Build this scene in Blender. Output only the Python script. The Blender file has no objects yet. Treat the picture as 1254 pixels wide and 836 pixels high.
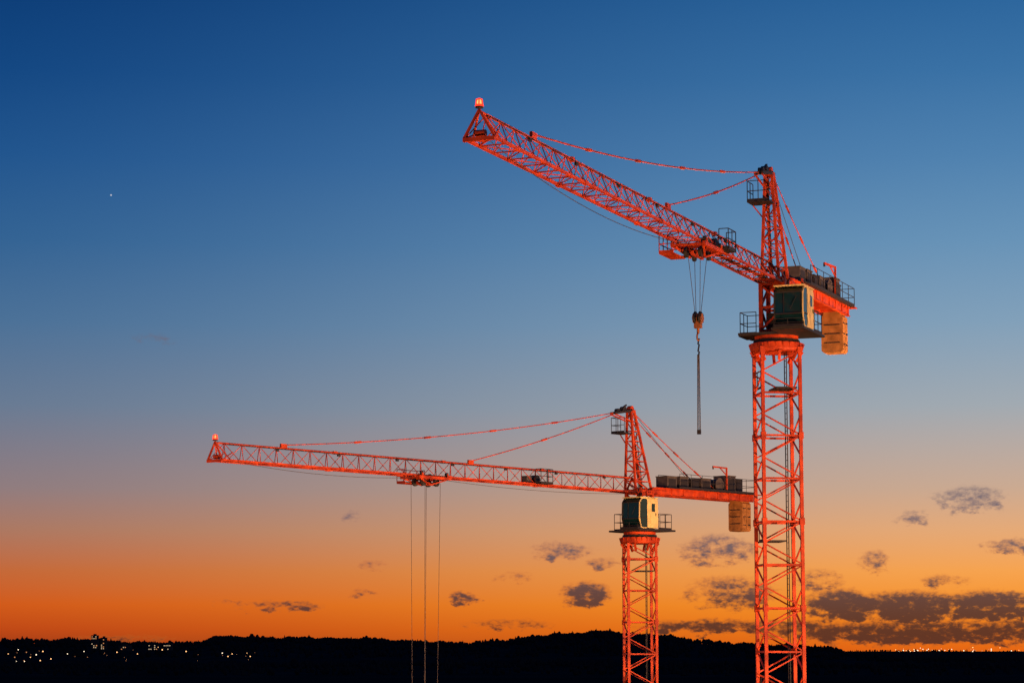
import bpy, bmesh, math, random
from mathutils import Vector, Matrix
random.seed(7)
scene = bpy.context.scene
scene.view_settings.view_transform = 'Standard'
scene.view_settings.look = 'None'
scene.view_settings.exposure = 0
R = math.radians

def s2l(c):
    return tuple(((x/255)/12.92 if x/255 <= .04045 else ((x/255+.055)/1.055)**2.4) for x in c) + (1,)

# ------------------------------------------------------------------ materials
def mat(name, col, rough=.5, metal=0., var=.25, scale=3., spec=.5, dirt=None):
    m = bpy.data.materials.new(name); m.use_nodes = True
    nt = m.node_tree; b = nt.nodes['Principled BSDF']
    b.inputs['Roughness'].default_value = rough
    b.inputs['Metallic'].default_value = metal
    b.inputs['Specular IOR Level'].default_value = spec
    tc = nt.nodes.new('ShaderNodeTexCoord')
    n = nt.nodes.new('ShaderNodeTexNoise'); n.inputs['Scale'].default_value = scale
    n.inputs['Detail'].default_value = 6
    nt.links.new(tc.outputs['Object'], n.inputs['Vector'])
    r = nt.nodes.new('ShaderNodeValToRGB')
    r.color_ramp.elements[0].position = .3; r.color_ramp.elements[1].position = .65
    d = dirt or tuple(c*(1-var) for c in col)
    r.color_ramp.elements[0].color = (*d, 1)
    r.color_ramp.elements[1].color = (*col, 1)
    nt.links.new(n.outputs['Fac'], r.inputs['Fac'])
    nt.links.new(r.outputs['Color'], b.inputs['Base Color'])
    return m

def emis(name, col, s):
    m = bpy.data.materials.new(name); m.use_nodes = True
    nt = m.node_tree; nt.nodes.clear()
    e = nt.nodes.new('ShaderNodeEmission'); o = nt.nodes.new('ShaderNodeOutputMaterial')
    e.inputs[0].default_value = (*col, 1); e.inputs[1].default_value = s
    nt.links.new(e.outputs[0], o.inputs[0]); return m

M_RED = mat('crane_red_paint', (.62, .068, .012), .5, var=.45, scale=1.6, dirt=(.25, .022, .008), spec=.22)
M_CREAM = mat('cab_cream_paint', (.80, .60, .24), .5, var=.25, spec=.3)
M_DARK = mat('dark_steel', (.03, .025, .025), .6, .2)
M_BOX = mat('grey_cabinet', (.10, .08, .07), .6, var=.4)
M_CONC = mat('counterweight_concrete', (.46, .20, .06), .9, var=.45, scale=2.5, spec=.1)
M_ROPE = mat('steel_rope', (.08, .06, .055), .6, .2)
M_HOOK = mat('hook_paint', (.30, .10, .025), .55)
M_GLASS = mat('cab_glass', (.006, .03, .036), .08, 0, .2, spec=.35)
M_LAMP = emis('aviation_lamp_bulb', (1, .13, .04), 5)
M_LENS = emis('aviation_lamp_lens', (1, .04, .015), 2)
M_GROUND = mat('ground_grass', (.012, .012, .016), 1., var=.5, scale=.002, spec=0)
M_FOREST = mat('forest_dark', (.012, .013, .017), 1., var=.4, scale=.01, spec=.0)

# ------------------------------------------------------------------ mesh kit
class Part:
    def __init__(s, name): s.name = name; s.v = []; s.f = []; s.m = []; s.mats = []
    def mi(s, m):
        if m not in s.mats: s.mats.append(m)
        return s.mats.index(m)
    def poly(s, vs, fs, m):
        o = len(s.v); k = s.mi(m)
        s.v += [tuple(v) for v in vs]
        for f in fs: s.f.append([i+o for i in f]); s.m.append(k)
    def box(s, c, d, m):
        x, y, z = c; a, b, h = d[0]/2, d[1]/2, d[2]/2
        vs = [(x+i*a, y+j*b, z+k*h) for k in (-1, 1) for j in (-1, 1) for i in (-1, 1)]
        s.poly(vs, [(0,2,3,1),(4,5,7,6),(0,1,5,4),(2,6,7,3),(0,4,6,2),(1,3,7,5)], m)
    def beam(s, p, q, w, m, h=None, n=4):
        p = Vector(p); q = Vector(q); d = (q-p)
        if d.length < 1e-6: return
        d.normalize(); h = h or w
        up = Vector((0, 0, 1)) if abs(d.z) < .95 else Vector((1, 0, 0))
        a = d.cross(up).normalized(); b = a.cross(d).normalized()
        if n == 4: pr = [(-w/2,-h/2),(w/2,-h/2),(w/2,h/2),(-w/2,h/2)]
        else: pr = [(math.cos(2*math.pi*i/n)*w/2, math.sin(2*math.pi*i/n)*h/2) for i in range(n)]
        vs = [p+a*x+b*y for x, y in pr]+[q+a*x+b*y for x, y in pr]
        fs = [(i, (i+1) % n, n+(i+1) % n, n+i) for i in range(n)]
        fs += [tuple(range(n))[::-1], tuple(range(n, 2*n))]
        s.poly(vs, fs, m)
    def cone(s, c, r1, r2, z0, z1, m, n=24):
        vs = [(c[0]+r*math.cos(2*math.pi*i/n), c[1]+r*math.sin(2*math.pi*i/n), z) for r, z in ((r1, z0), (r2, z1)) for i in range(n)]
        fs = [(i, (i+1) % n, n+(i+1) % n, n+i) for i in range(n)]+[tuple(range(n))[::-1], tuple(range(n, 2*n))]
        s.poly(vs, fs, m)
    def ball(s, c, r, m, n=10):
        vs = []; fs = []
        for j in range(n+1):
            t = math.pi*j/n
            for i in range(n):
                a = 2*math.pi*i/n
                vs.append((c[0]+r*math.sin(t)*math.cos(a), c[1]+r*math.sin(t)*math.sin(a), c[2]+r*math.cos(t)))
        for j in range(n):
            for i in range(n):
                fs.append((j*n+i, (j+1)*n+i, (j+1)*n+(i+1) % n, j*n+(i+1) % n))
        s.poly(vs, fs, m)
    def rope(s, p, q, w, m, sag=0, n=16, clips=0):
        p = Vector(p); q = Vector(q); pts = []
        for i in range(n+1):
            t = i/n; v = p.lerp(q, t); v.z -= sag*4*t*(1-t); pts.append(v)
        for a, b in zip(pts, pts[1:]): s.beam(a, b, w, m, n=6)
        for k in range(clips):
            t = (k+1)/(clips+1); v = p.lerp(q, t); v.z -= sag*4*t*(1-t)
            d = (q-p).normalized()*.28
            s.beam(v-d, v+d, w*2.1, m, n=6)
    def rail(s, pts, m, h=1.0, w=.045, closed=False, step=1.0):
        pts = [Vector(p) for p in pts]
        if closed: pts.append(pts[0])
        for a, b in zip(pts, pts[1:]):
            for k in (h, h*.5):
                s.beam(a+Vector((0, 0, k)), b+Vector((0, 0, k)), w, m, n=6)
            s.beam(a+Vector((0, 0, .06)), b+Vector((0, 0, .06)), .02, m, h=.12)
            n = max(1, round((b-a).length/step))
            for i in range(n+1):
                c = a.lerp(b, i/n); s.beam(c, c+Vector((0, 0, h)), w, m, n=6)
    def make(s, parent=None, smooth=False):
        me = bpy.data.meshes.new(s.name); me.from_pydata(s.v, [], s.f)
        for m in s.mats: me.materials.append(m)
        me.polygons.foreach_set('material_index', s.m)
        if smooth: me.polygons.foreach_set('use_smooth', [True]*len(s.f))
        me.update()
        o = bpy.data.objects.new(s.name, me); scene.collection.objects.link(o)
        if parent: o.parent = parent
        return o

# ------------------------------------------------------------------ crane
def tower_crane(loc, direction, zj, trolley_x, drop, rope_y, rope_x, sling, mast_world_deg, hook_sp):
    root = bpy.data.objects.new('tower_crane', None); scene.collection.objects.link(root)
    root.location = (loc[0], loc[1], 0)
    ang = math.atan2(direction[1], direction[0])
    root.rotation_euler = (0, 0, ang)
    RED, DK = M_RED, M_DARK
    # ---- mast
    P = Part('mast'); s = .97; zt = zj-3.5; dz = 1.08
    cs = [(-s, -s), (s, -s), (s, s), (-s, s)]
    for x, y in cs: P.beam((x, y, .9), (x, y, zt), .17, RED)
    n = int((zt-.9)/dz); dz = (zt-.9)/n
    for k in range(n+1):
        z = .9+k*dz
        for i in range(4):
            a = cs[i]; b = cs[(i+1) % 4]
            if k % 2 == 0: P.beam((*a, z), (*b, z), .10, RED)
            if k < n:
                fl = (k+i//2) % 2
                p, q = (a, b) if fl else (b, a)
                P.beam((*p, z+.03), (*q, z+dz-.03), .07, RED)
        if k % 4 == 0 and k:   # section joints
            for x, y in cs:
                P.box((x, y, z), (.25, .25, .34), RED)
    # ladder + rest platforms
    for y in (-.22, .22): P.beam((.45, y, .9), (.45, y, zt), .045, DK)
    z = 1.
    while z < zt: P.beam((.45, -.22, z), (.45, .22, z), .028, DK, n=6); z += .3
    z = zt-1.9; k = 0
    while z > 3:
        P.box((-.35 if k % 2 else .3, 0, z), (1.1, 1.7, .07), DK)
        P.rail([(-.85, -.8, z), (-.85, .8, z)], DK, .9)
        z -= 7.8; k += 1
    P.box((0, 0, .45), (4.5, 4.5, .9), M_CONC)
    mo = P.make(root); mo.rotation_euler = (0, 0, R(mast_world_deg)-ang)
    # ---- slewing unit
    P = Part('slewing_ring')
    P.cone((0, 0), 1.30, 1.36, zj-3.52, zj-3.40, RED, 32)
    P.cone((0, 0), 1.36, 1.36, zj-3.40, zj-3.10, RED, 32)
    P.cone((0, 0), 1.22, 1.18, zj-3.10, zj-2.92, DK, 32)
    P.cone((0, 0), 1.12, 1.12, zj-2.92, zj-2.72, RED, 32)
    for a in range(8):
        c, q = math.cos(a*math.pi/4+.4), math.sin(a*math.pi/4+.4)
        P.beam((1.0*c, 1.0*q, zj-4.0), (1.33*c, 1.33*q, zj-3.5), .14, RED)
    for a in range(24):
        c, q = math.cos(a*math.pi/12), math.sin(a*math.pi/12)
        P.beam((1.3*c, 1.3*q, zj-3.5), (1.42*c, 1.42*q, zj-3.12), .04, RED)
    P.box((.1, .3, zj-2.66), (2.5, 3.9, .12), DK)
    P.box((1.45, 1.40, zj-2.665), (2.9, 1.72, .1), DK)
    P.box((.0, -1.25, zj-2.67), (1.5, 1.1, .09), DK)
    P.rail([(.6, -.9, zj-2.6), (.6, -1.75, zj-2.6), (-.7, -1.75, zj-2.6), (-.7, -.9, zj-2.6)], DK, 1.15, step=.65)
    P.rail([(.7, 2.2, zj-2.6), (-.75, 2.2, zj-2.6), (-.75, 1.2, zj-2.6)], DK, 1.05, step=.6)
    P.make(root)
    # ---- tower section under jib
    P = Part('tower_section')
    cc = [(-.68, -.6), (.68, -.6), (.68, .6), (-.68, .6)]
    for x, y in cc: P.beam((x, y, zj-2.6), (x, y, zj+.3), .2, RED)
    for i in range(4):
        a = cc[i]; b = cc[(i+1) % 4]
        for z in (-2.45, -1.25, -.05): P.beam((*a, zj+z), (*b, zj+z), .13, RED)
        P.beam((*a, zj-2.4), (*b, zj-1.3), .1, RED); P.beam((*b, zj-1.2), (*a, zj-.1), .1, RED)
    P.box((-.1, .0, zj-1.95), (.8, .75, .9), DK)
    P.box((.05, 0, zj+.12), (2.1, 1.34, .14), RED)
    P.make(root)
    # ---- tower head
    P = Part('tower_head')
    def fl(t, sd): return Vector((1.0+.08*t, sd*(.46-.28*t), zj+.1+5.5*t))
    def rl(t, sd): return Vector((-.80+1.55*t, sd*(.46-.28*t), zj+.1+5.5*t))
    for sd in (-1, 1):
        P.beam(fl(0, sd), fl(1, sd), .14, RED); P.beam(rl(0, sd), rl(1, sd), .14, RED)
    nb = 8
    for i in range(nb):
        t0 = i/nb; t1 = (i+1)/nb
        for sd in (-1, 1):
            P.beam(fl(t0, sd), rl(t0, sd), .06, RED)
            (P.beam(fl(t0, sd), rl(t1, sd), .055, RED) if i % 2 else P.beam(rl(t0, sd), fl(t1, sd), .055, RED))
        for f in (fl, rl):
            P.beam(f(t0, -1), f(t0, 1), .06, RED)
            P.beam(f(t0, -1 if i % 2 else 1), f(t1, 1 if i % 2 else -1), .05, RED)
    P.box((.92, 0, zj+5.6), (.5, .5, .22), RED)
    P.beam((.95, -.16, zj+5.78), (.95, .16, zj+5.78), .42, RED, n=16)
    for sd in (-.2, .2):
        P.beam((1.0, sd, zj+5.65), (2.9, sd, zj+5.34), .1, DK, h=.16)
        P.beam((1.1, sd, zj+4.9), (2.9, sd, zj+5.28), .08, RED)
    P.beam((1.75, -.16, zj+5.68), (1.75, .16, zj+5.68), .42, DK, n=16)
    P.beam((2.0, 0, zj+5.7), (1.4, 0, zj+6.02), .1, DK)
    P.beam((2.4, -.14, zj+5.53), (2.4, .14, zj+5.53), .34, DK, n=16)
    # maintenance platform
    P.box((1.45, -.3, zj+4.05), (1.1, 1.2, .06), DK)
    P.rail([(.93, -.88, zj+4.08), (1.97, -.88, zj+4.08), (1.97, .27, zj+4.08)], DK, 1.05, step=.55)
    P.beam((1.0, -.85, zj+4.0), (1.05, -.3, zj+3.3), .06, RED)
    for y in (-.17, .17): P.beam((-.15, y, zj+.2), (.7, y, zj+5.1), .04, DK)
    P.make(root)
    # ---- jib
    P = Part('jib'); L = 39.4; w = .58; H = 1.0; x0 = .8; nb = 28; bl = (L-x0)/nb
    P.beam((x0, 0, zj+H), (L, 0, zj+H), .12, RED, n=8)
    for sd in (-1, 1): P.beam((x0, sd*w, zj), (L, sd*w, zj), .11, RED)
    for i in range(nb):
        xa = x0+i*bl; xb = xa+bl; xm = (xa+xb)/2
        for sd in (-1, 1):
            P.beam((xa, sd*w, zj), (xm, 0, zj+H), .048, RED, n=6)
            P.beam((xm, 0, zj+H), (xb, sd*w, zj), .048, RED, n=6)
        P.beam((xa, -w, zj), (xa, w, zj), .05, RED)
        a = 1 if i % 2 else -1
        P.beam((xa, -a*w, zj), (xb, a*w, zj), .04, RED)
        if i % 7 == 0 and i:
            for sd in (-1, 1): P.box((xa, sd*w, zj), (.34, .17, .18), RED)
            P.box((xa, 0, zj+H), (.3, .18, .18), RED)
    P.box((x0+6, 0, zj+.06), (10.5, .3, .03), DK)
    for xx in (17.5, 34.):
        P.box((xx, 0, zj+H+.12), (.5, .12, .3), RED)
    # tip frame
    P.beam((L, -.64, zj-.04), (L, .64, zj-.04), .15, RED)
    for sd in (-1, 1):
        P.beam((L, sd*.62, zj), (L, 0, zj+H+.06), .09, RED)
        P.beam((L+.0, sd*.62, zj), (L-1.1, sd*.3, zj+.5), .05, RED)
        P.beam((L-.7, sd*.58, zj), (L, 0, zj+H+.06), .07, RED)
        P.beam((L, sd*.62, zj-.02), (L-.6, 0, zj-.02), .06, RED)
    P.beam((L-.15, -.2, zj+.2), (L-.15, .2, zj+.2), .26, RED, n=14)
    P.beam((L, 0, zj+H+.04), (L, 0, zj+H+.14), .06, DK, n=8)
    # jib foot
    for sd in (-1, 1):
        P.beam((x0+.2, sd*w, zj), (.6, sd*.5, zj+.25), .16, RED)
    P.beam((x0, -w, zj), (x0, 0, zj+H), .1, RED); P.beam((x0, w, zj), (x0, 0, zj+H), .1, RED)
    # trolley winch basket
    xw = 11.3
    P.beam((xw, -.2, zj+.35), (xw, .35, zj+.35), .55, DK, n=16)
    P.box((xw+.7, .0, zj+.32), (.5, .5, .45), M_BOX)
    P.box((xw-.1, .85, zj+.02), (1.2, .5, .05), DK)
    P.rail([(xw-.7, .62, zj+.04), (xw-.7, 1.08, zj+.04), (xw+.5, 1.08, zj+.04), (xw+.5, .62, zj+.04)], DK, .95, step=.6, w=.045)
    # small cable clutter along the jib
    P.rope((1.2, .12, zj+.9), (L-.5, .12, zj+.93), .035, DK, 0, 1)
    for k in range(7): P.box((4+k*5.1, .1, zj+.86), (.22, .1, .14), DK)
    P.make(root)
    # ---- aviation lamp: glowing bulb in a ribbed red lens cage
    P = Part('aviation_lamp'); zl = zj+H
    P.cone((L, 0), .15, .15, zl+.12, zl+.18, M_DARK, 14)
    P.cone((L, 0), .17, .15, zl+.19, zl+.25, M_LENS, 14)
    P.ball((L, 0, zl+.33), .11, M_LAMP, 14)
    for t in range(6):
        c, q = math.cos(t*1.047+.3), math.sin(t*1.047+.3)
        P.beam((L+.14*c, .14*q, zl+.22), (L+.11*c, .11*q, zl+.45), .035, M_LENS)
    P.cone((L, 0), .12, .06, zl+.44, zl+.48, M_LENS, 14)
    P.make(root, False)
    # ---- pendants
    P = Part('pendant_bars')
    P.rope((2.9, 0, zj+5.36), (34., 0, zj+H+.2), .07, RED, .42, 24, 4)
    P.rope((2.9, 0, zj+5.26), (17.5, 0, zj+H+.2), .07, RED, .18, 12, 1)
    for sd in (-.3, .3):
        P.rope((.8, sd*.6, zj+5.5), (-8.2, sd*2.0, zj+.5), .06, RED, .12, 10, 3)
    P.rope((.7, 0, zj+5.6), (-6.0, 0, zj+.9), .035, M_ROPE, .05, 8)
    P.make(root)
    # ---- counter jib
    P = Part('counter_jib'); E = -12.7
    for sd in (-1, 1):
        y = sd*.62
        P.box(((E-.7)/2, y, zj+.16), (abs(E)-.7, .05, .46), RED)
        P.box(((E-.7)/2, y, zj+.405), (abs(E)-.7, .2, .03), RED)
        P.box(((E-.7)/2, y, zj-.085), (abs(E)-.7, .2, .03), RED)
        for k in range(9): P.box((-1.5-k*1.35, y+sd*.05, zj+.16), (.04, .05, .45), RED)
    for k in range(10):
        P.box((-1.2-k*1.24, 0, zj+.1), (.1, 1.2, .2), RED)
    P.box(((E-2)/2, 0, zj+.445), (abs(E)-2.2, 1.9, .045), DK)
    P.rail([(-3.4, .95, zj+.47), (E, .95, zj+.47), (E, -.95, zj+.47), (-3.4, -.95, zj+.47)], DK, 1.0, w=.038, step=1.3)
    P.box((E-.35, 0, zj+.44), (.7, 1.9, .05), RED)
    for sd in (-1, 1): P.beam((-.7, sd*.62, zj+.1), (-2.4, sd*.62, zj+.1), .2, RED)
    zd = zj+.47
    for x, y, a, b, c, m in ((-2.9, .15, 1.1, 1.0, .75, M_BOX), (-4.3, .1, 1.0, 1.1, .8, M_BOX), (-5.6, .15, .9, 1.0, .7, DK),
                             (-6.9, .1, 1.1, 1.1, .8, M_BOX), (-9.9, .1, 1.0, 1.2, 1.15, M_BOX), (-11.2, -.1, .8, 1.1, 1.0, DK)):
        P.box((x, y, zd+c/2+.02), (a, b, c), m)
        P.box((x, y, zd+c+.045), (a+.08, b+.08, .05), m)
        P.box((x, y+b/2+.012, zd+c/2), (a*.75, .02, c*.7), DK)
    P.beam((-8.5, -.55, zd+.5), (-8.5, .6, zd+.5), .8, DK, n=20)
    for y in (-.58, .63): P.beam((-8.5, y, zd+.5), (-8.5, y+.05, zd+.5), 1.0, M_BOX, n=20)
    # davit
    P.beam((-9.2, .78, zd), (-9.2, .78, zd+1.75), .1, RED)
    P.beam((-9.25, .78, zd+1.72), (-7.9, .5, zd+1.78), .1, RED)
    P.beam((-9.2, .78, zd+1.2), (-8.6, .65, zd+1.7), .06, RED)
    P.beam((-7.95, .5, zd+1.6), (-7.95, .5, zd+1.75), .12, DK, n=8)
    P.make(root)
    # ---- counterweight
    P = Part('counterweight')
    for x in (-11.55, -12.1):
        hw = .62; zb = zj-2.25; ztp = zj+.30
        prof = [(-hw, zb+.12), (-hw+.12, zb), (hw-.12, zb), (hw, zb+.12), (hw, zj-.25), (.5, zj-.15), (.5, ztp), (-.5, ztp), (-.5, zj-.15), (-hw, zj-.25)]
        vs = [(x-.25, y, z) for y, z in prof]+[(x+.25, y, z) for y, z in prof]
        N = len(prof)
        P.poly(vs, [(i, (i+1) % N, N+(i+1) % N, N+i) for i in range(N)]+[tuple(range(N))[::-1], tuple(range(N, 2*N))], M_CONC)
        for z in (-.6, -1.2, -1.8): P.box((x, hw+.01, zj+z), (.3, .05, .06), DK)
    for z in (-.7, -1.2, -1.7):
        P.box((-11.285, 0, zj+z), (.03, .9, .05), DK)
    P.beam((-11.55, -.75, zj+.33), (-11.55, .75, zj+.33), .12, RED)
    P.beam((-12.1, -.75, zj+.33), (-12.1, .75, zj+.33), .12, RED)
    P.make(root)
    # ---- cab
    P = Part('operator_cab'); cx, cy = 1.8, 1.45; zb = zj-2.58; hw = .74
    prof = [(-1., 0), (-1., 2.05), (.72, 2.05), (.98, 1.75), (1.02, .65), (.78, 0)]
    def ex(pr, y0, y1, m, inset=0):
        vs = [(cx+x, y0, zb+z) for x, z in pr]+[(cx+x, y1, zb+z) for x, z in pr]; N = len(pr)
        P.poly(vs, [(i, (i+1) % N, N+(i+1) % N, N+i) for i in range(N)]+[tuple(range(N))[::-1], tuple(range(N, 2*N))], m)
    ex([(-1., .04), (-1.06, .2), (-1.06, 1.85), (-1., 2.03), (.12, 2.03), (.12, .04)], cy-hw, cy+hw, M_CREAM)
    gl = [(.12, .05), (.12, 2.0), (.70, 2.0), (.95, 1.73), (.99, .66), (.76, .05)]
    ex(gl, cy-hw+.02, cy+hw-.02, M_GLASS)
    for y in (cy-hw, cy+hw):
        mm = M_CREAM if y > cy else DK
        for a, b in zip(prof[2:], prof[3:]): P.beam((cx+a[0], y, zb+a[1]), (cx+b[0], y, zb+b[1]), .065, mm)
        P.beam((cx+.16, y, zb+.03), (cx+.78, y, zb+.03), .06, mm)
        P.beam((cx+.16, y, zb+2.03), (cx+.72, y, zb+2.03), .06, M_CREAM)
        P.beam((cx+.16, y, zb+.7), (cx+1.0, y, zb+.7), .04, DK)
    for p in prof[2:]: P.beam((cx+p[0], cy-hw+.04, zb+p[1]), (cx+p[0], cy+hw-.04, zb+p[1]), .055, DK)
    P.beam((cx+1.01, cy-.25, zb+.7), (cx+.98, cy-.25, zb+1.75), .03, DK)
    P.box((cx-.05, cy, zb+2.09), (2.0, 1.58, .06), M_CREAM)
    P.box((cx-.5, cy+hw+.012, zb+1.0), (.62, .02, 1.75), M_CREAM)
    P.box((cx-.5, cy+hw+.026, zb+1.42), (.36, .02, .55), M_GLASS)
    P.box((cx-.76, cy+hw+.04, zb+.95), (.04, .04, .2), DK)
    P.rail([(cx+.9, cy-hw-.02, zb-.02), (cx+1.2, cy-hw, zb-.02), (cx+1.2, cy+hw, zb-.02), (cx+.9, cy+hw, zb-.02)], DK, .4, w=.03, step=.6)
    P.box((cx+.3, cy, zb-.01), (1.88, 1.52, .05), DK)
    P.beam((cx+1.03, cy+.1, zb+.9), (cx+1.0, cy+.4, zb+1.5), .02, DK)
    for y in (-.4, .4): P.beam((cx-.3, cy+y, zb+2.12), (cx-.3, cy+y*.9, zj), .1, RED)
    P.make(root)
    # ---- trolley
    P = Part('trolley'); xt = trolley_x
    for sd in (-1, 1):
        P.beam((xt-1.45, sd*.78, zj-.12), (xt+1.45, sd*.78, zj-.12), .13, RED, h=.18)
        for dx in (-1.15, 1.15): P.beam((xt+dx, sd*.66, zj+.13), (xt+dx, sd*.8, zj+.13), .24, DK, n=14)
        for dx in (-1.15, 1.15): P.beam((xt+dx, sd*.8, zj-.1), (xt+dx, sd*.8, zj+.16), .1, RED)
        P.beam((xt-1.2, sd*.7, zj-.2), (xt, sd*.35, zj-.55), .08, RED); P.beam((xt+1.2, sd*.7, zj-.2), (xt, sd*.35, zj-.55), .08, RED)
    for dx in (-1.35, -.5, .5, 1.35): P.beam((xt+dx, -.78, zj-.14), (xt+dx, .78, zj-.14), .12, RED)
    for dx in (-.6, .6):
        for y in (-.35, .35): P.beam((xt+dx, y-.06, zj-.38), (xt+dx, y+.06, zj-.38), .5, DK, n=18)
    P.beam((xt-.8, 0, zj-.45), (xt+.8, 0, zj-.45), .12, RED, h=.2)
    P.box((xt+.1, -1.2, zj-.42), (1.8, .7, .06), RED)
    P.rail([(xt-.8, -.86, zj-.4), (xt-.8, -1.54, zj-.4), (xt+1.0, -1.54, zj-.4), (xt+1.0, -.86, zj-.4)], RED, .85, step=.6, w=.05)
    P.make(root)
    # ---- ropes and hook
    P = Part('hoist_ropes'); zh = zj-.5-drop
    for a in (-1, 1):
        for b in (-1, 1):
            P.beam((xt+a*rope_x, b*rope_y, zj-.45), (xt+a*hook_sp[0], b*hook_sp[1], zh+.35), .028, M_ROPE, n=6)
    P.rope((xt+1.4, .1, zj-.15), (39.2, .1, zj+.1), .03, M_ROPE, .75 if sling else .35, 20)
    P.rope((xt-1.4, .1, zj-.15), (1.0, .1, zj-.1), .03, M_ROPE, .25, 12)
    P.make(root)
    P = Part('hook_block')
    for a in (-1, 1):
        P.beam((xt, a*.12-.035, zh+.12), (xt, a*.12+.035, zh+.12), .6, DK, n=20)
    for y in (-.2, 0, .2): P.beam((xt, y-.02, zh+.1), (xt, y+.02, zh+.1), .5, M_HOOK, n=6)
    P.box((xt, 0, zh-.2), (.24, .34, .34), M_HOOK)
    P.beam((xt, 0, zh-.35), (xt, 0, zh-.6), .14, M_HOOK, n=10)
    pts = [(xt+.17*math.cos(t), 0, zh-.78+.17*math.sin(t)) for t in [math.pi/2-i*.48 for i in range(10)]]
    for a, b in zip(pts, pts[1:]): P.beam(a, b, .085, M_HOOK, n=8)
    if sling:
        for i in range(4):
            zc = zh-.95-i*.17
            P.beam((xt-.04, (i % 2)*.03, zc), (xt+.04, (i % 2)*.03, zc-.17), .08, DK, n=6)
        zc = zh-1.6
        for a, b in ((-.05, .05), (.05, -.05), (0, .0)):
            P.beam((xt+a*.6, b*.6, zc), (xt+a, b, zc-3.55), .042, M_ROPE, n=6)
        P.box((xt, 0, zc-3.6), (.14, .16, .2), DK)
    P.make(root)
    return root

CAM_Z = 25.
tower_crane((13.6, 125.), (-.3756, -.9264), CAM_Z+18.66, 13.2, 3.0, .30, .5, True, 7, (.08, .12))
tower_crane((8.84, 170.), (-.657, -.754), CAM_Z+10.78, 21.7, 17, .6, .7, False, 7, (.55, .5))

# ------------------------------------------------------------------ ground and hills
def interp(tab, x):
    if x <= tab[0][0]: return tab[0][1]
    for (a, p), (b, q) in zip(tab, tab[1:]):
        if x <= b:
            t = (x-a)/(b-a); t = t*t*(3-2*t); return p+(q-p)*t
    return tab[-1][1]
P = Part('ground')
N = 24; S = 40000
vs = []; fs = []
for j in range(N+1):
    for i in range(N+1): vs.append((-S+2*S*i/N, -S+2*S*j/N, 0))
for j in range(N):
    for i in range(N): fs.append((j*(N+1)+i, j*(N+1)+i+1, (j+1)*(N+1)+i+1, (j+1)*(N+1)+i))
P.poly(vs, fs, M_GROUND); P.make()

crest = [(-.40, 26), (-.209, 26), (-.19, 29), (-.175, 27), (-.14, 20), (-.13, 22), (-.118, 35), (-.10, 33), (-.066, 31), (-.04, 25), (-.022, 20),
         (-.005, 26), (.02, 42), (.038, 47), (.055, 40), (.075, 28), (.09, 18), (.11, 16), (.127, 10), (.14, -3), (.16, -14), (.30, -25), (.45, -10)]
def hill(name, D, tab, trees, th, depth=3000):
    P = Part(name); nx = 260; ny = 10; vs = []; fs = []
    for j in range(ny+1):
        f = j/ny; y = D-depth/2+depth*f; sh = math.sin(math.pi*f)**1.3 if 0 < f < 1 else 0
        for i in range(nx+1):
            a = -.45+.9*i/nx
            h = max(0, (CAM_Z+interp(tab, a)-th*.85))*sh
            h += 3*math.sin(a*230+j)*sh*(.4 if h > 3 else 0)
            vs.append((a*y, y, h-.5))
    for j in range(ny):
        for i in range(nx): fs.append((j*(nx+1)+i, j*(nx+1)+i+1, (j+1)*(nx+1)+i+1, (j+1)*(nx+1)+i))
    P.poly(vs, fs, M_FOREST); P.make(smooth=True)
    T = Part('distant_forest')
    for k in range(trees):
        f = .5+random.gauss(0, .06) if k % 3 else random.uniform(.1, .5)
        f = min(max(f, .05), .95)
        a = random.uniform(-.3, .3) if k % 5 else random.gauss(random.choice([-.17, -.11, -.06, .02, .04, .06, .1]), .012)
        y = D-depth/2+depth*f; sh = math.sin(math.pi*f)**1.3
        z = max(0, (CAM_Z+interp(tab, a)-th*.85))*sh-1
        stand = .84+.15*math.sin(a*310)*math.sin(a*97+1)+.08*math.sin(a*820)
        h = random.uniform(.6, 1.05)*th*stand*(1.4 if random.random() < .05 else 1.05); r = h*random.uniform(.22, .42); n = 6; x = a*y
        if random.random() < .45:
            prof = [(.15, 0), (1, h*.12), (.55, h*.55), (.05, h)]
        else:
            prof = [(.3, 0), (.8, h*.25), (1.0, h*.55), (.55, h*.85), (.08, h*.95)]
        vv = []; ff = []
        for (pr, pz) in prof:
            for i in range(n):
                t = i*2*math.pi/n; q = r*pr*random.uniform(.75, 1.2)
                vv.append((x+q*math.cos(t), y+q*math.sin(t), z+pz))
        for l in range(len(prof)-1):
            for i in range(n): ff.append((l*n+i, l*n+(i+1) % n, (l+1)*n+(i+1) % n, (l+1)*n+i))
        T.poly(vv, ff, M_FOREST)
    T.make()
hill('hills', 6000, crest, 9000, 14)
far = [(-.45, 12), (-.15, 12), (0, 5), (.12, 2), (.16, 3), (.2, 1), (.3, 4), (.45, 3)]
hill('hills', 12000, far, 1500, 14)
near = [(-.45, -14), (-.1, -12), (0, -10), (.1, -13), (.2, -12), (.45, -14)]
hill('hills', 2900, near, 3500, 9, 1400)

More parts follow.
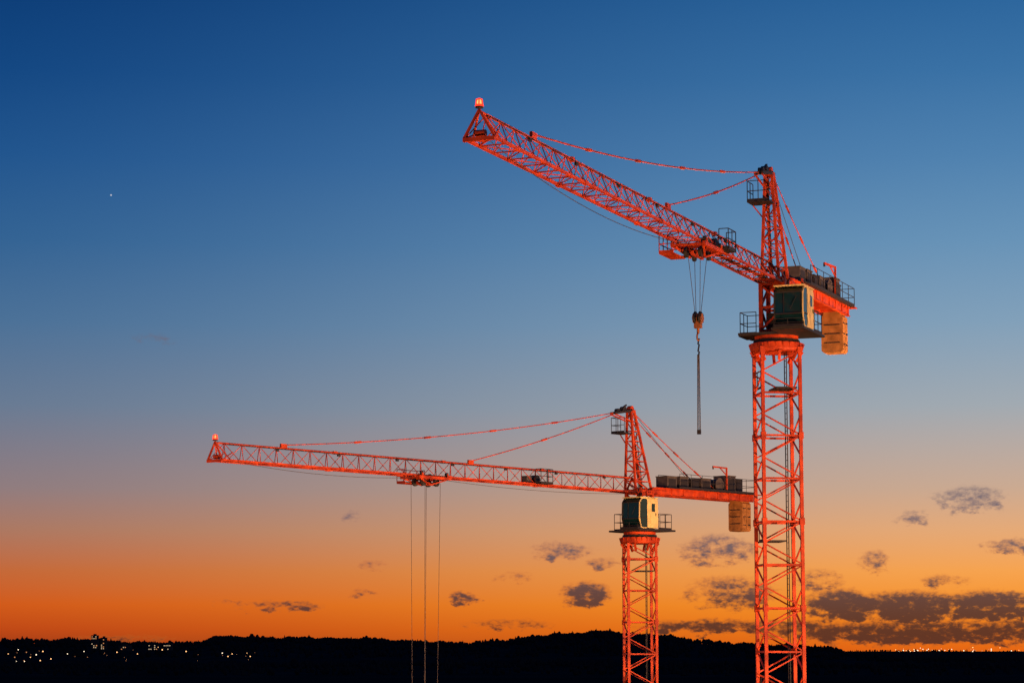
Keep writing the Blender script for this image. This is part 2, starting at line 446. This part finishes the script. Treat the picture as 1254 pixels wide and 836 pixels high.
# ------------------------------------------------------------------ town on the valley side
M_W = emis('warm_town_lamp', (1, .5, .2), 2.4); M_W2 = emis('white_town_lamp', (1, .8, .55), 2.2); M_W3 = emis('dim_town_lamp', (1, .4, .15), .7)
P = Part('distant_town_lights')
def tl(u, v, y, r, m):
    P.ball((u/3000*y, y, CAM_Z-v/3000*y), r, m, 5)
pts = [(-612, 5), (-604, 9), (-590, 3), (-600, 0), (-578, 6), (-570, 2), (-560, 11), (-602, 14), (-592, 14), (-585, 9), (-573, 13), (-505, -5), (-480, 3), (-430, -3), (-425, 0),
       (-396, 2), (-352, 4), (-340, 5), (-322, 4), (-318, 8), (-345, 8), (61, 21), (-520, 2), (-540, 5), (-455, 5)]
for u, v in pts: tl(u, v, 4200, random.uniform(.5, 1.1), random.choice([M_W, M_W, M_W2, M_W3]))
for k in range(50): tl(random.uniform(465, 640), random.gauss(.5, 1.0), 9500, random.uniform(.8, 2.0), random.choice([M_W, M_W2, M_W3]))
for k in range(22): tl(random.uniform(-620, -300), random.uniform(0, 14), 4200, random.uniform(.3, .55), M_W3)
P.make()
M_TW = mat('tower_block_wall', (.03, .03, .035), .9, spec=0)
M_WIN = emis('lit_window', (1, .7, .42), .7)
def block(u, w, h, y, base):
    x = u/3000*y
    B = Part('apartment_block'); B.box((x, y, base+h/2), (w, 14, h), M_TW); B.box((x, y, base+h+1.2), (w*.4, 6, 2.4), M_TW)
    for i in range(int(w/3.4)):
        for j in range(int(h/3.2)):
            px = x-w/2+2+i*3.4; pz = base+2+j*3.2
            B.box((px, y-7.02, pz), (1.7, .06, 1.5), random.choice([M_WIN, M_W3, M_TW, M_TW, M_TW]))
    B.make()
block(-507, 12, 24, 4480, 27); block(-496, 10, 22, 4500, 25); block(-435, 20, 12, 4500, 24); block(-418, 16, 12, 4520, 24); block(-470, 22, 9, 4500, 24)

# ------------------------------------------------------------------ added floodlights (unseen, below the frame, give the cranes their warm light)
def added_flood(loc, target, energy, size, col=(1, .50, .24)):
    e = bpy.data.objects.new('added_floodlight_mast', None); scene.collection.objects.link(e); e.location = (loc[0], loc[1], 0)
    h = loc[2]
    P = Part('pole'); P.beam((0, 0, 0), (0, 0, h-.3), .22, M_DARK, n=10); P.box((0, 0, .2), (1.2, 1.2, .4), M_CONC)
    P.beam((-.9, 0, h-.35), (.9, 0, h-.35), .12, M_DARK); P.make(e)
    d = (Vector(target)-Vector(loc)).normalized()
    P = Part('added_lamp_heads')
    for x in (-.7, 0, .7):
        c = Vector((x, 0, h)); P.beam(c-d*.25, c, .5, M_DARK, h=.4)
        P.beam(c, c+d*.02, .42, emis('added_flood_lens', (1, .6, .3), 8), h=.33)
    P.make(e)
    l = bpy.data.lights.new('lamp', 'SPOT'); l.energy = energy; l.color = col; l.spot_size = R(size); l.spot_blend = .5; l.shadow_soft_size = .5
    o = bpy.data.objects.new('lamp', l); scene.collection.objects.link(o); o.parent = e
    o.location = Vector((0, 0, h))+d*.4; o.rotation_euler = d.to_track_quat('-Z', 'Y').to_euler()
added_flood((52, 70, 7), (9, 112, 43), 300000, 70)
added_flood((-14, 62, 7), (6, 110, 43), 60000, 80, (1, .48, .2))  # weak unseen fill, added to light the faces towards the camera
added_flood((50, 122, 7), (2, 160, 35), 230000, 75)
added_flood((-32, 105, 7), (-2, 160, 35), 60000, 80, (1, .48, .2))  # weak unseen fill, added on the left for the second crane

# ------------------------------------------------------------------ world
w = bpy.data.worlds.new('World'); scene.world = w; w.use_nodes = True
nt = w.node_tree; nt.nodes.clear(); K = nt.nodes; LK = nt.links
out = K.new('ShaderNodeOutputWorld'); bg = K.new('ShaderNodeBackground'); LK.new(bg.outputs[0], out.inputs[0])
def inp(sock, v):
    if isinstance(v, (int, float)): sock.default_value = v
    else: LK.new(v, sock)
def ma(op, a, b=0., c=None, clamp=False):
    n = K.new('ShaderNodeMath'); n.operation = op; n.use_clamp = clamp
    inp(n.inputs[0], a); inp(n.inputs[1], b)
    if c is not None: inp(n.inputs[2], c)
    return n.outputs[0]
def smooth(x, a, b):
    n = K.new('ShaderNodeMapRange'); n.interpolation_type = 'SMOOTHSTEP'
    inp(n.inputs['Value'], x); n.inputs['From Min'].default_value = a; n.inputs['From Max'].default_value = b
    return n.outputs[0]
def mix(f, a, b, mode='MIX'):
    n = K.new('ShaderNodeMix'); n.data_type = 'RGBA'; n.blend_type = mode
    inp(n.inputs[0], f)
    for s_, v in ((n.inputs[6], a), (n.inputs[7], b)):
        if isinstance(v, tuple): s_.default_value = v
        else: LK.new(v, s_)
    return n.outputs[2]
tc = K.new('ShaderNodeTexCoord'); sp = K.new('ShaderNodeSeparateXYZ'); LK.new(tc.outputs['Generated'], sp.inputs[0])
X, Y, Z = sp.outputs
zz = ma('MULTIPLY', ma('ABSOLUTE', Z), 1/.30, clamp=True)
zs = [0, .0083, .018, .0313, .048, .0644, .0975, .1306, .163, .1963, .2293, .2603, .30]
left = [(150, 54, 24), (190, 70, 22), (208, 88, 26), (194, 102, 56), (168, 118, 98), (140, 122, 126), (100, 120, 146), (70, 110, 150), (45, 96, 146), (26, 82, 140), (10, 68, 128), (3, 58, 117), (2, 48, 104)]
right = [(232, 104, 20), (242, 126, 26), (247, 148, 42), (246, 164, 80), (228, 170, 120), (202, 170, 146), (160, 170, 178), (128, 160, 186), (102, 147, 184), (78, 130, 176), (56, 114, 166), (40, 100, 156), (28, 84, 140)]
def ramp(cols):
    r = K.new('ShaderNodeValToRGB'); cr = r.color_ramp
    cr.elements[0].position = 0; cr.elements[1].position = 1
    for z in zs[1:-1]: cr.elements.new(z/.30)
    for i in range(len(zs)): cr.elements[i].color = s2l(cols[i])
    LK.new(zz, r.inputs[0]); return r.outputs[0]
base = mix(smooth(X, -.26, .24), ramp(left), ramp(right))
# physical twilight sky contributes a little too
sky = K.new('ShaderNodeTexSky'); sky.sky_type = 'NISHITA'; sky.sun_disc = False
sky.sun_elevation = R(1.0); sky.sun_rotation = R(5); sky.air_density = 1.2; sky.dust_density = 2
base = mix(.001, base, sky.outputs[0], 'ADD')
# clouds  (bearing deg, elevation deg, half-width, half-height, strength)
a_ = ma('MULTIPLY', ma('DIVIDE', X, ma('MAXIMUM', Y, .05)), 57.3)
b_ = ma('MULTIPLY', ma('DIVIDE', Z, ma('MAXIMUM', Y, .05)), 57.3)
cv = K.new('ShaderNodeCombineXYZ'); LK.new(a_, cv.inputs[0]); LK.new(ma('MULTIPLY', b_, 1.9), cv.inputs[1])
def noise(scale, det, vec, off=0, rough=.6):
    n = K.new('ShaderNodeTexNoise'); n.noise_dimensions = '4D'; n.inputs['W'].default_value = off
    n.inputs['Scale'].default_value = scale; n.inputs['Detail'].default_value = det; n.inputs['Roughness'].default_value = rough
    LK.new(vec, n.inputs['Vector']); return n.outputs[0]
n1 = noise(2.4, 8, cv.outputs[0], 1.3); n2 = noise(1.1, 4, cv.outputs[0], 5.1); n3 = noise(7, 5, cv.outputs[0], 9.)
aw = ma('ADD', a_, ma('MULTIPLY', ma('SUBTRACT', n2, .5), 1.2))
bw = ma('ADD', b_, ma('MULTIPLY', ma('SUBTRACT', n1, .5), .6))
def PX(u, v, ru, rv, s): return ((u-627)*.0191, (795-v)*.0191, ru*.0191*1.15, rv*.0191*1.2, s)
cl = [PX(718, 728, 34, 15, 1.1), PX(574, 733, 17, 9, 1.), PX(683, 676, 40, 12, .7), PX(738, 691, 20, 7, .66), PX(630, 706, 26, 8, .5), PX(876, 674, 42, 19, .8), PX(896, 727, 52, 21, .85),
      PX(1073, 689, 20, 15, .75), PX(1030, 742, 46, 20, 1.2), PX(1115, 745, 75, 20, 1.2), PX(1215, 742, 70, 18, 1.2), PX(1130, 775, 185, 15, 1.1), PX(1240, 772, 60, 14, 1.05), PX(1190, 612, 48, 17, .7), PX(1120, 635, 26, 10, .55),
      PX(1240, 670, 38, 10, .75), PX(1155, 713, 32, 9, .7), PX(345, 742, 52, 7, .8), PX(442, 727, 18, 6, .7), PX(285, 738, 22, 5, .6), PX(455, 693, 14, 7, .55), PX(185, 416, 26, 10, .42), PX(870, 767, 90, 9, .95),
      PX(960, 768, 70, 10, .95), PX(620, 764, 55, 7, .65), PX(435, 633, 16, 8, .45), PX(150, 781, 70, 4, .6), PX(1000, 712, 30, 16, .6)]
dens = None
for (a0, b0, ra, rb, s_) in cl:
    da = ma('MULTIPLY', ma('SUBTRACT', aw, a0), 1/ra); db = ma('MULTIPLY', ma('SUBTRACT', bw, b0), 1/rb)
    r2 = ma('ADD', ma('MULTIPLY', da, da), ma('MULTIPLY', db, db))
    e = ma('MULTIPLY', ma('SUBTRACT', 1.25, r2, clamp=True), s_)
    dens = e if dens is None else ma('MAXIMUM', dens, e)
field = ma('ADD', ma('MULTIPLY', dens, .9), ma('MULTIPLY', ma('SUBTRACT', ma('ADD', ma('MULTIPLY', n1, .65), ma('MULTIPLY', n3, .35)), .5), 3.2))
dd = ma('MULTIPLY', smooth(field, .15, 1.05), smooth(dens, .0, .5))
dd = ma('MULTIPLY', ma('MULTIPLY', dd, .94), smooth(Y, .2, .4))
ccol = mix(smooth(b_, .3, 3.6), s2l((80, 48, 38)), s2l((110, 100, 112)))
lit = ma('MULTIPLY', smooth(field, .95, .35), ma('SUBTRACT', 1, smooth(b_, 1.5, 3.5)))
ccol = mix(ma('MULTIPLY', lit, .6), ccol, s2l((236, 120, 36)))
base2 = mix(dd, base, ccol)
# evening planet
def dirdot(u, v, r, col, base2):
    sy = (418-v)/3000; t = math.atan(377/3000)
    d = Vector(((u-627)/3000, math.cos(t)-sy*math.sin(t), math.sin(t)+sy*math.cos(t))).normalized()
    vm = K.new('ShaderNodeVectorMath'); vm.operation = 'DISTANCE'; LK.new(tc.outputs['Generated'], vm.inputs[0]); vm.inputs[1].default_value = d
    return mix(smooth(vm.outputs['Value'], r, r*.4), base2, col)
base3 = dirdot(136, 239, .00045, (.55, .58, .65, 1), base2); LK.new(base3, bg.inputs[0])
bg.inputs[1].default_value = 1.0
try:
    w.cycles.sampling_method = 'MANUAL'; w.cycles.sample_map_resolution = 256
except Exception as ex_: print(ex_)

# afterglow sun, just above the horizon behind the cranes
sl = bpy.data.lights.new('sun', 'SUN'); sl.energy = .25; sl.angle = R(.5); sl.color = (1, .5, .22)
so = bpy.data.objects.new('sun', sl); scene.collection.objects.link(so)
az = R(5); el = R(1.0)
sd = Vector((math.sin(az)*math.cos(el), math.cos(az)*math.cos(el), math.sin(el)))
so.rotation_euler = sd.to_track_quat('Z', 'Y').to_euler()

# ------------------------------------------------------------------ camera
cd = bpy.data.cameras.new('camera'); cam = bpy.data.objects.new('camera', cd); scene.collection.objects.link(cam)
cd.sensor_width = 36; cd.lens = 3000/1254*36; cd.clip_end = 100000; cd.clip_start = .5
cam.location = (0, 0, CAM_Z); cam.rotation_euler = (math.pi/2+math.atan(377/3000), 0, 0)
scene.camera = cam
